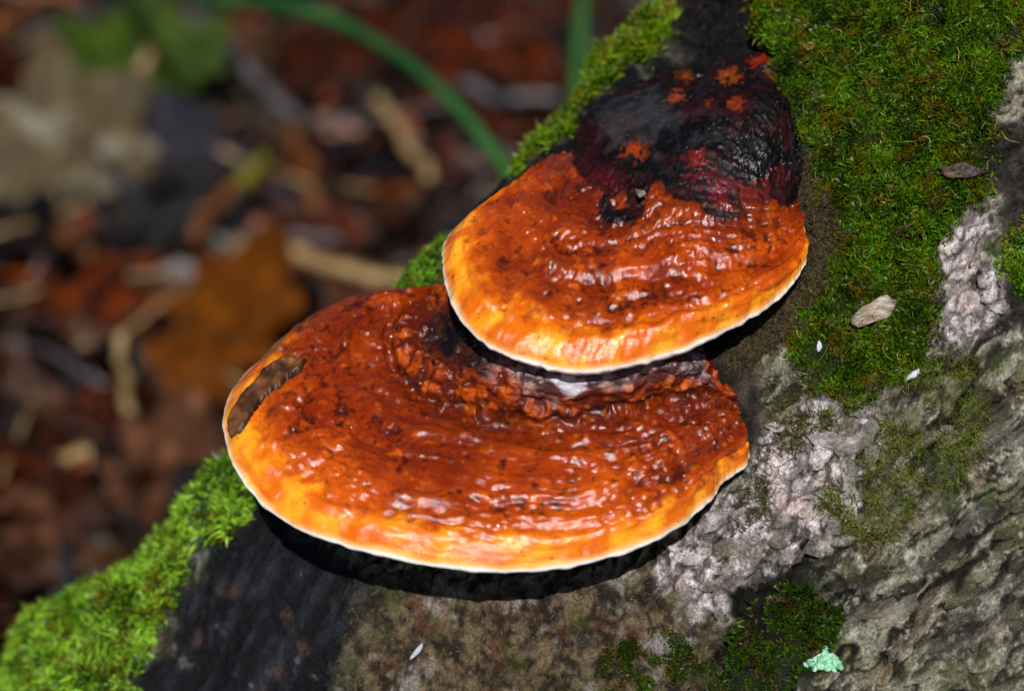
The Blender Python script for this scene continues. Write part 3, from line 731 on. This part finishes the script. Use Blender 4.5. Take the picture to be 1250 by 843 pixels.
def flake(name, mat, cx, cy, la, lb, ang, thick=.0014, tilt=0., n=11, parent=None, jag=.28, grain_bow=0.):
    """an irregular slab la x lb photo pixels (half sizes) lying on the stem"""
    a = np.linspace(0, 2 * math.pi, n, endpoint=False) + rng.uniform(-.15, .15, n)
    r = 1 + rng.uniform(-jag, jag, n)
    def ringv(s, lift):
        x = np.cos(a) * r * la * s; y = np.sin(a) * r * lb * s
        X = cx + x * math.cos(ang) - y * math.sin(ang); Y = cy + x * math.sin(ang) + y * math.cos(ang)
        z0 = surf(cx, cy); z = np.minimum(surf(X, Y), z0 + .003) * .6 + .4 * z0
        z = z + lift + tilt * (y / max(lb, 1)) * thick + grain_bow * (1 - (x / la) ** 2)
        return pix(X, Y, z)
    rows = [ringv(1.0, -.0016), ringv(1.0, thick * .7), ringv(.86, thick), ringv(.4, thick * (1.0 + .4 * rng.uniform(-1, 1)))]
    ctr = pix(cx, cy, surf(cx, cy) + thick * 1.05)[None]
    V = np.vstack(rows + [ctr]); F = [gridfaces(4, n, True)]
    j = np.arange(n); F.append(np.stack([3 * n + j, 3 * n + (j + 1) % n, np.full(n, 4 * n)], -1))
    Wv = to_world(V); c = Wv.mean(0)
    cc = rr = None
    if mat is M_bark:
        qx, qy = to_pix(V); k0 = rng.uniform(.85, 1.2)
        cc = np.array([CLK(x, y) for x, y in zip(qx, qy)]); cc = (cc * .55 + .45 * cc.mean(0)) * k0; rr = np.full(len(V), .75)
    o = mesh_obj(name, Wv - c, F, mat, parent, cc, rr, smooth=False)
    o.location = Vector(c) - (Vector(parent.location) if parent else Vector((0, 0, 0)))
    return o
def inside(R, n, mind, rad=1.0):
    R = np.array(R, float); pts = []
    for _ in range(n * 60):
        x, y = rng.uniform(R[:, 0].min(), R[:, 0].max()), rng.uniform(R[:, 1].min(), R[:, 1].max())
        if polysd(np.array([x]), np.array([y]), R)[0] < 4: continue
        if all((x - q[0]) ** 2 + (y - q[1]) ** 2 > mind ** 2 for q in pts):
            pts.append((x, y))
            if len(pts) >= n: break
    return pts
GA = -math.atan2(g_dir[1], g_dir[0])
for (x, y) in inside(R_pale, 40, 22):
    s = rng.uniform(.5, 1.2); flake('bark_scale', M_scale, x, y, 20 * s, 11 * s, GA + rng.normal() * .5, thick=rng.uniform(.0006, .0014), tilt=rng.uniform(-.7, .7), parent=trunk_root)
for (x, y) in inside([(1060, 640), (1250, 420), (1300, 420), (1300, 870), (1020, 870), (1050, 770)], 70, 30):
    s = rng.uniform(.5, 1.25); flake('bark_scale', M_scale, x, y, 30 * s, 10 * s, GA + rng.normal() * .2, thick=rng.uniform(.0004, .0009), tilt=rng.uniform(-.6, .6), parent=trunk_root)
for (x, y) in inside(R_pale2, 12, 16):
    s = rng.uniform(.5, 1.1); flake('bark_scale', M_scale, x, y, 13 * s, 9 * s, GA + rng.normal() * .5, thick=.0012, parent=trunk_root)
rebase_done = [ch for ch in trunk_root.children if ch.name.startswith('bark') and not ch.name.startswith('bark_scale')]
for ch in rebase_done: ch.location = -Vector(trunk_root.location)
def lying(name, mat, label, cat, *a, group=None, **k):
    o = flake(name, mat, *a, **k); tag(o, label, cat, group); return o
lying('wood_chip', M_chip, 'pale weathered wood chip stuck in the moss beside a dark crack', 'wood chip', 1068, 381, 32, 14, -.45, thick=.005, n=15, jag=.2)
lying('bark_fragment', M_rot, 'dark brown bark fragment lying on the large moss carpet', 'bark fragment', 1176, 208, 30, 9, .05, thick=.004, n=13, jag=.3)
lying('pale_flake', M_flk, 'small bluish-white flake at the lower edge of the moss carpet', 'flake', 1116, 457, 11, 4, -.6, thick=.003, n=8)
lying('pale_flake', M_flk, 'tiny upright white flake in the moss nearest the orange skirt', 'flake', 1000, 423, 3.5, 7, .1, thick=.003, n=7)
lying('pale_flake', M_flk, 'white flake on the mottled wood below the wide fungus', 'flake', 508, 795, 11, 3.4, -.95, thick=.002, n=8)
lich = empty('lichen_patch', tuple(to_world(pix(1005, 806, surf(1005, 806))))); tag(lich, 'mint green lichen patch at the lower edge of the bark hollow', 'lichen')
for (dx, dy, r) in [(-14, 2, 7), (-6, -3, 7), (2, -7, 7), (10, -3, 8), (16, 2, 7), (-4, 6, 7), (6, 6, 8), (2, -14, 5), (-20, 5, 5), (20, 8, 5), (-10, 9, 5), (14, 10, 5), (0, 0, 8)]:
    flake('lobe', M_lich, 1005 + dx, 806 + dy, r, r * .75, rng.uniform(0, 3), thick=rng.uniform(.0025, .005), n=11, jag=.2, parent=lich)
g = flake('grit', plain_mat('grit', (70, 66, 62), (130, 124, 118), scale=300), 0, 0, 5, 5, 0, n=8)
g.location = to_world(pix(782, 236, .032)); tag(g, 'small grey grain stuck at the border of the black dome', 'grain')

# ------------------------------------------------------------------ forest floor: leaves, sticks, stems
def on_ground(px, py, h=0.0):
    px, py = float(px), float(py)
    x, y = (px - 625) * K, -(py - 421.5) * K
    dz = y * cp - sp; t = (CAMH - h) / -dz
    return np.array([x * t, (y * sp + cp) * t, h]), t
def outline(kind, n=64):
    t = np.linspace(0, 2 * math.pi, n, endpoint=False)      # 0 = tip
    if kind == 'maple':
        r = .72 + .0 * t
        for c, am, w_ in [(0, .45, .22), (1.05, .40, .22), (-1.05, .40, .22), (2.0, .25, .25), (-2.0, .25, .25)]:
            dlt = (t - c + math.pi) % (2 * math.pi) - math.pi
            r = r + am * np.maximum(0, 1 - abs(dlt) / (w_ * 2)) ** 1.3 - .0
        r *= 1 + .05 * np.sin(t * 15); r *= np.where(abs(t - math.pi) < .25, .6, 1)
        return r * .62, t
    if kind == 'oak':
        base = np.where(np.cos(t) > 0, 1, .95) / np.sqrt(np.cos(t) ** 2 + (np.sin(t) / .5) ** 2)
        return base * (1 + .22 * np.cos(t * 8 + .4) * abs(np.sin(t)) ** .5), t
    base = 1 / np.sqrt(np.cos(t) ** 2 + (np.sin(t) / .48) ** 2)
    return base * (1 + .12 * np.cos(t) * np.where(np.cos(t) > 0, np.cos(t) ** 8, 0)) * (1 + .02 * np.sin(t * 24)), t
def leaf_mesh(kind, curl, seed):
    r, t = outline(kind); n = len(t); rg = np.random.default_rng(seed)
    rings = []
    for s in (1., .8, .55, .3):
        x, y = np.sin(t) * r * s, np.cos(t) * r * s
        z = curl * (.5 * x * x * rg.uniform(.5, 1.5) + .25 * y * y - .25 * abs(x) * 0) + .10 * fbm(np.stack([x, y, 0 * x + seed], -1), 2.2, 3) - .02 * np.exp(-(x / .05) ** 2)
        z += .03 * np.cos(np.arctan2(x, y) * 9) * s
        rings.append(np.stack([x, y, z], -1))
    V = np.vstack(rings + [[[0, 0, 0]]]); F = [gridfaces(4, n, True)]; j = np.arange(n)
    F.append(np.stack([3 * n + j, 3 * n + (j + 1) % n, np.full(n, 4 * n)], -1))
    # stalk
    k = len(V); yy = np.linspace(-.55, -1.25, 5); st = []
    for q, y in enumerate(yy):
        for a in (0, 2.1, 4.2): st.append([.014 * math.cos(a) + .05 * (q / 4) ** 2, y, .014 * math.sin(a) + .05 * (q / 4)])
    V = np.vstack([V, st]); F[0] = np.vstack([F[0], k + gridfaces(5, 3, True)])
    return V, F
_leaf_cache = {}
def leaf_proto(kind, curl, seed, mat):
    key = (kind, curl, seed, mat.name)
    if key not in _leaf_cache:
        V, F = leaf_mesh(kind, curl, seed); o = mesh_obj('leaf_shape', V, F, mat); me = o.data; bpy.data.objects.remove(o); _leaf_cache[key] = me
    return _leaf_cache[key]
def leaf_mat(name, a, b, c, vary=.5, rough=.19): return plain_mat(name, a, b, c, scale=5, rough=rough, spec=.5, bump=.7, bdist=.03, vary=vary)  # wet leaf colours, darkened to stand in for the flash's falloff
L_rust = leaf_mat('leaf_russet', (30, 11, 2), (112, 46, 3), (58, 21, 2))
L_brown = leaf_mat('leaf_brown', (14, 8, 5), (48, 26, 13), (28, 16, 9))
L_tan = leaf_mat('leaf_tan', (56, 34, 16), (110, 74, 40), (76, 50, 26))
L_dark = leaf_mat('leaf_dark', (8, 6, 8), (28, 22, 25), (15, 12, 14))
L_pink = leaf_mat('leaf_pinkbrown', (50, 29, 18), (118, 78, 56), (76, 48, 32))
L_pale = leaf_mat('leaf_pale', (84, 82, 70), (146, 143, 124), (88, 70, 42), vary=.1)
L_gold = leaf_mat('leaf_gold', (72, 36, 3), (136, 72, 6), (98, 52, 4), vary=.1)
L_green = leaf_mat('leaf_green', (34, 52, 3), (66, 86, 6), (46, 66, 4), vary=.1)
L_grey = leaf_mat('leaf_grey', (36, 34, 40), (66, 62, 72), (48, 46, 54), vary=.15)
def put_leaf(kind, mat, pos, size, yaw, tx, ty, curl=.6, seed=1, name='fallen_leaf'):
    o = bpy.data.objects.new(name, leaf_proto(kind, curl, seed, mat)); COL.objects.link(o)
    o.location = pos; o.scale = (size, size, size); o.rotation_mode = 'ZYX'; o.rotation_euler = (tx, ty, yaw)
    return o
LMK = []; LITTER = []
# leaves one can single out
for (px, py, h, kind, mat, size, yaw, tx, ty, label) in [
    (80, 175, .07, 'maple', L_pale, .14, .25, .75, .05, 'large pale buff maple leaf with pointed lobes standing on the leaf litter'),
    (190, 85, .08, 'maple', L_green, .14, 1.2, .6, .1, 'green lobed leaf under the arching green stem'),
    (235, 215, .04, 'plain', L_grey, .12, 1.0, .45, .2, 'broad grey-violet leaf right of the pale maple leaf'),
    (270, 405, .06, 'oak', L_gold, .085, -.55, .7, -.1, 'golden brown leaf right behind the left end of the wide fungus'),
    (95, 255, .03, 'plain', L_dark, .15, 1.6, .25, 0, 'wide dark grey leaf under the pale maple leaf'),
    (600, 95, .04, 'oak', L_rust, .09, 1.2, .6, 0, 'bright russet leaf behind the arching green stem'),
    (590, 20, .04, 'plain', L_rust, .10, .8, .6, .2, 'orange russet leaf lying near the upright green stem'),
    (430, 60, .05, 'oak', L_rust, .08, 2.2, .5, 0, 'rust red leaf just below the bend of the green stem'),
    (185, 590, .04, 'oak', L_pink, .07, -.4, .7, .2, 'pinkish tan curled leaf beside the lime moss cushion'),
    (120, 400, .03, 'maple', L_rust, .09, .9, .6, 0, 'russet maple leaf in front of the grey stalk'),
    (70, 700, .03, 'plain', L_pink, .06, .6, .5, .2, 'small pinkish brown leaf left of the lime moss cushion'),
    (0, 165, .05, 'plain', L_rust, .08, .1, .5, 0, 'reddish leaf left of the pale maple leaf'),
    (395, 360, .04, 'plain', L_pink, .07, 1.4, .5, 0, 'pale tan leaf just behind the top edge of the wide fungus')]:
    p, t = on_ground(px, py, h)
    o = put_leaf(kind, mat, p, size, yaw, tx, ty, .5, hash(label) % 7 if False else len(label) % 7)
    tag(o, label, 'leaf'); LMK.append((np.array(p), None, label))
# the rest of the litter: kinds that only their place tells apart
KINDS = [('oak', L_rust, 'russet lobed oak leaf in the damp leaf litter', 'russet leaves of the litter'), ('plain', L_brown, 'dark brown oval leaf in the damp leaf litter', 'brown leaves of the litter'),
         ('maple', L_brown, 'dark brown maple leaf in the damp leaf litter', 'brown maple leaves of the litter'), ('plain', L_dark, 'blackish oval leaf in the damp leaf litter', 'blackish leaves of the litter'),
         ('oak', L_pink, 'pinkish brown lobed leaf in the damp leaf litter', 'pinkish leaves of the litter'), ('plain', L_tan, 'tan oval leaf in the damp leaf litter', 'tan leaves of the litter'), ('plain', L_rust, 'russet oval leaf in the damp leaf litter', 'russet oval leaves of the litter')]
KW = np.array([.17, .22, .12, .24, .08, .05, .12])
cnt = 0
for k in range(900):
    px, py = rng.uniform(-380, 1000), rng.uniform(-130, 900)
    if px + py > 1000: continue
    p, t = on_ground(px, py, rng.uniform(.008, .045))
    q = KINDS[rng.choice(len(KINDS), p=KW / KW.sum())]
    size = rng.uniform(.024, .062); cu = rng.choice([-.6, .4, .9])
    o = put_leaf(q[0], q[1], p, size, rng.uniform(0, 6.28), rng.normal() * .45, rng.normal() * .45, cu, int(rng.integers(0, 5)))
    tag(o, q[2], 'leaf', q[3]); cnt += 1; LITTER.append((o, np.array(p), size, cu, q[2].split(' in the')[0]))
    if cnt >= 265: break
# crumbs under them
def litter():
    n = 20000
    pos = np.stack([rng.uniform(-1.1, .9, n), rng.uniform(.7, 3.4, n), rng.uniform(.0, .03, n)], -1)
    d = rng.normal(size=(n, 3)) * np.array([1, 1, .35]); d /= np.linalg.norm(d, axis=1)[:, None]
    cs = np.array([srgb(*c) for c in [(70, 34, 14), (44, 28, 20), (28, 22, 20), (110, 76, 46), (150, 66, 12), (140, 54, 8), (60, 50, 46), (90, 60, 46)]])
    C = cs[rng.integers(0, len(cs), n)] * rng.uniform(.3, .9, (n, 1))
    V, F, CC = blades(pos, d, rng.uniform(.012, .06, n), np.where(rng.random(n) < .5, .0014, rng.uniform(.004, .014, n)), C, rng.uniform(0, .6, n), rng.normal(size=(n, 3)) * .5)
    m = attr_mat('leaf_crumbs', rough=.35, spec=.6, grain=.4, gscale=120, bump=.5, bscale=200, bdist=.003)
    o = mesh_obj('leaf_litter', V, F, m, None, CC); tag(o, 'broken wet leaf bits and needles covering the soil', 'leaf litter', kind='stuff')
litter()
def tube(name, pts, r0, r1, mat, nseg=24, sides=8, wig=0., parent=None):
    Q = crom(np.array(pts, float), nseg)
    if wig: Q = Q + wig * np.stack([fbm(Q, 25, 2, seed=s + len(pts)) for s in (1., 2., 3.)], -1)
    T = np.gradient(Q, axis=0); T /= np.linalg.norm(T, axis=1)[:, None]
    s1 = np.cross(T, [0.13, .3, .95]); s1 /= np.linalg.norm(s1, axis=1)[:, None]; s2 = np.cross(T, s1)
    r = np.linspace(r0, r1, nseg)[:, None]
    V = np.concatenate([(Q + r * (s1 * math.cos(a) + s2 * math.sin(a)))[:, None] for a in np.linspace(0, 2 * math.pi, sides, endpoint=False)], 1).reshape(-1, 3)
    V = np.vstack([V, Q[:1], Q[-1:]]); j = np.arange(sides); b = nseg * sides
    F = [gridfaces(nseg, sides, True), np.vstack([np.stack([(j + 1) % sides, j, np.full(sides, b)], -1), np.stack([b - sides + j, b - sides + (j + 1) % sides, np.full(sides, b + 1)], -1)])]
    return mesh_obj(name, V, F, mat, parent)
M_green = plain_mat('green_stem', (20, 62, 18), (52, 98, 44), (32, 80, 28), scale=18, rough=.4, spec=.5, bump=.2)
M_stick = plain_mat('grey_stick', (56, 54, 58), (110, 106, 110), (80, 76, 80), scale=40, rough=.5, spec=.5)
M_straw = plain_mat('straw', (120, 96, 60), (176, 150, 108), (146, 118, 76), scale=40, rough=.6)
M_twig = plain_mat('brown_twig', (76, 40, 14), (140, 86, 36), (106, 60, 22), scale=40, rough=.5, spec=.5)
M_moty = plain_mat('yellow_twig', (84, 80, 10), (120, 112, 24), scale=40, rough=.5)
M_blk = plain_mat('black_twig', (18, 17, 20), (52, 50, 56), scale=40, rough=.4, spec=.5)
def ray_pts(lst):                 # (photo pixel, distance ahead) points in the air
    return [to_world(pix(x, y, 1 - d)) for x, y, d in lst]
def gp(lst, lift=.02): return [on_ground(x, y, l if l is not None else lift)[0] for x, y, l in lst]
o = tube('plant_stem', [on_ground(60, -160, -.02)[0]] + ray_pts([(120, -90, 2.1), (185, -28, 1.98), (250, -1, 1.87), (340, 6, 1.8), (420, 30, 1.74), (490, 72, 1.68), (545, 118, 1.62), (590, 170, 1.57), (625, 225, 1.54), (640, 330, 1.53), (640, 500, 1.60)]) + [on_ground(640, 560, -.02)[0]], .0050, .0046, M_green, 60)
tag(o, 'thick green plant stem arching down behind the trunk', 'plant stem')
o = tube('plant_stem', ray_pts([(716, -80, 1.95), (712, 0, 1.9), (706, 70, 1.85), (700, 200, 1.8), (690, 380, 1.80)]) + [on_ground(690, 440, -.02)[0]], .0050, .0056, M_green, 40)
tag(o, 'straight upright green plant stem rising behind the mossy ridge', 'plant stem')
for (pts, r, m, lab, cat) in [
    ([(215, 15, .10), (185, 60, .09), (165, 110, .08), (158, 160, .05)], .0055, M_straw, 'pale bent straw stalk standing by the green lobed leaf', 'stalk'),
    ([(235, 15, .05), (290, 70, .05), (330, 115, .05), (358, 148, .04)], .0065, M_stick, 'straight grey stick lying below the arching green stem', 'stick'),
    ([(240, 290, .05), (275, 235, .05), (320, 190, .05)], .0065, M_twig, 'short brown twig crossing behind the grey-violet leaf', 'twig'),
    ([(292, 222, .064), (308, 203, .065), (325, 185, .06)], .0075, M_moty, 'yellow-green twig piece on top of the short brown twig', 'twig'),
    ([(0, 240, .03), (60, 275, .03), (110, 315, .03)], .0085, M_twig, 'orange-brown stick lying under the pale maple leaf', 'stick'),
    ([(280, 300, .05), (380, 318, .06), (480, 345, .06), (560, 360, .05)], .0065, M_straw, 'long tan stick running behind the trunk at the wide fungus', 'stick'),
    ([(290, 310, .06), (330, 345, .05), (360, 375, .05)], .005, M_straw, 'thin tan stem crossing the long tan stick', 'stick'),
    ([(152, 560, .03), (152, 500, .06), (152, 450, .10), (152, 410, .13)], .0045, M_straw, 'upright pale dry stalk rising from the leaf litter', 'stalk'),
    ([(-10, 562, .03), (60, 565, .04), (110, 555, .04), (200, 575, .04)], .0050, M_straw, 'pale straw lying flat across the leaf litter', 'straw'),
    ([(-10, 770, .03), (30, 758, .03), (70, 745, .03)], .0045, M_twig, 'thin reddish twig pointing at the lime moss cushion', 'twig'),
    ([(40, 790, .03), (60, 740, .04), (85, 690, .05), (80, 660, .05)], .0055, M_blk, 'black wet twig beside the lime moss cushion', 'twig'),
    ([(0, 690, .03), (60, 668, .03), (130, 662, .03)], .009, M_blk, 'thick black stick lying in the leaf litter', 'stick'),
    ([(-10, 40, .04), (25, 18, .04), (60, -10, .04)], .0085, M_twig, 'tan stick beside the reddish leaf', 'stick'),
    ([(40, 460, .03), (75, 500, .03), (100, 530, .03)], .005, M_twig, 'brown twig left of the upright pale stalk', 'twig'),
    ([(355, 150, .03), (375, 210, .03), (388, 255, .03)], .007, M_twig, 'brown stick at the end of the straight grey stick', 'stick'),
    ([(460, 120, .05), (500, 175, .06), (525, 215, .06)], .006, M_straw, 'pale tan stem lying below the arching green stem', 'stick'),
    ([(570, 105, .05), (625, 118, .05), (680, 118, .05)], .005, M_stick, 'thin grey stick pointing at the mossy ridge', 'stick')]:
    o = tube('twig' if cat == 'twig' else ('stick' if cat == 'stick' else 'dry_stalk'), gp(pts), r, r * .8, m, 22, 7, wig=.006)
    tag(o, lab, cat); mid = gp(pts); LMK.append((np.array(mid[len(mid) // 2]), None, lab))
for k in range(34):
    px, py = rng.uniform(-60, 620), rng.uniform(-40, 840)
    if px + py > 860: continue
    p, t = on_ground(px, py, rng.uniform(.03, .05)); a = rng.uniform(0, 6.28); L = rng.uniform(.04, .11); dv = np.array([math.cos(a), math.sin(a), rng.normal() * .15]) * L
    mt, cn = [(M_straw, 'pale dry straw'), (M_twig, 'brown twig'), (M_stick, 'grey twig')][int(rng.integers(0, 3))]
    o = tube('dry_stalk' if mt is M_straw else 'twig', [p - dv, p + rng.normal(size=3) * .006, p + dv], rng.uniform(.0014, .003), .0012, mt, 14, 6, wig=.004)
    tag(o, None, 'straw' if mt is M_straw else 'twig', 'thin stalks strewn over the leaf litter')
    d = [np.linalg.norm((m[0] - p)[:2]) for m in LMK]; near = LMK[int(np.argmin(d))][2]
    LITTER.append((o, np.array(p), L, None, cn))
# tell the litter leaves apart by size, form and what they lie beside
SHORT = {'large pale buff': 'the pale maple leaf', 'green lobed': 'the green lobed leaf', 'broad grey-violet': 'the grey-violet leaf', 'golden brown': 'the golden brown leaf', 'wide dark grey': 'the wide dark grey leaf',
         'bright russet': 'the bright russet leaf', 'orange russet': 'the upright green stem', 'rust red': 'the bend of the green stem', 'pinkish tan': 'the pinkish tan curled leaf', 'russet maple': 'the russet maple leaf', 'small pinkish': 'the small pinkish brown leaf',
         'pale bent': 'the pale bent straw', 'straight grey': 'the straight grey stick', 'short brown': 'the short brown twig', 'yellow-green': 'the yellow-green twig piece', 'orange-brown': 'the orange-brown stick', 'long tan': 'the long tan stick',
         'thin tan': 'the thin tan stem', 'upright pale': 'the upright pale stalk', 'pale straw': 'the flat pale straw', 'thin reddish': 'the thin reddish twig', 'black wet': 'the black wet twig', 'thick black': 'the thick black stick', 'tan stick': 'the tan stick by the reddish leaf',
         'brown twig': 'the brown twig', 'pale tan stem': 'the pale tan stem', 'thin grey': 'the thin grey stick', 'reddish leaf': 'the reddish leaf', 'pale tan leaf': 'the pale tan leaf', 'brown stick': 'the brown stick'}
for (o, p, size, cu, kind) in LITTER:
    d = [np.linalg.norm((m[0] - p)[:2]) for m in LMK]; j = int(np.argmin(d))
    near = next(v for k, v in SHORT.items() if LMK[j][2].startswith(k))
    sz = 'small' if size < .043 else ('large' if size > .057 else 'mid-sized'); st = 'thin' if cu is None else 'humped' if cu < 0 else ('flat' if cu < .6 else 'cupped')
    if cu is None: sz, st = ('short' if size < .065 else 'long'), 'thin'
    where = ('touching ' if d[j] < size else 'beside ' if d[j] < .16 else 'some way off ') + near
    o['label'] = f'{sz} {st} {kind} {where}'
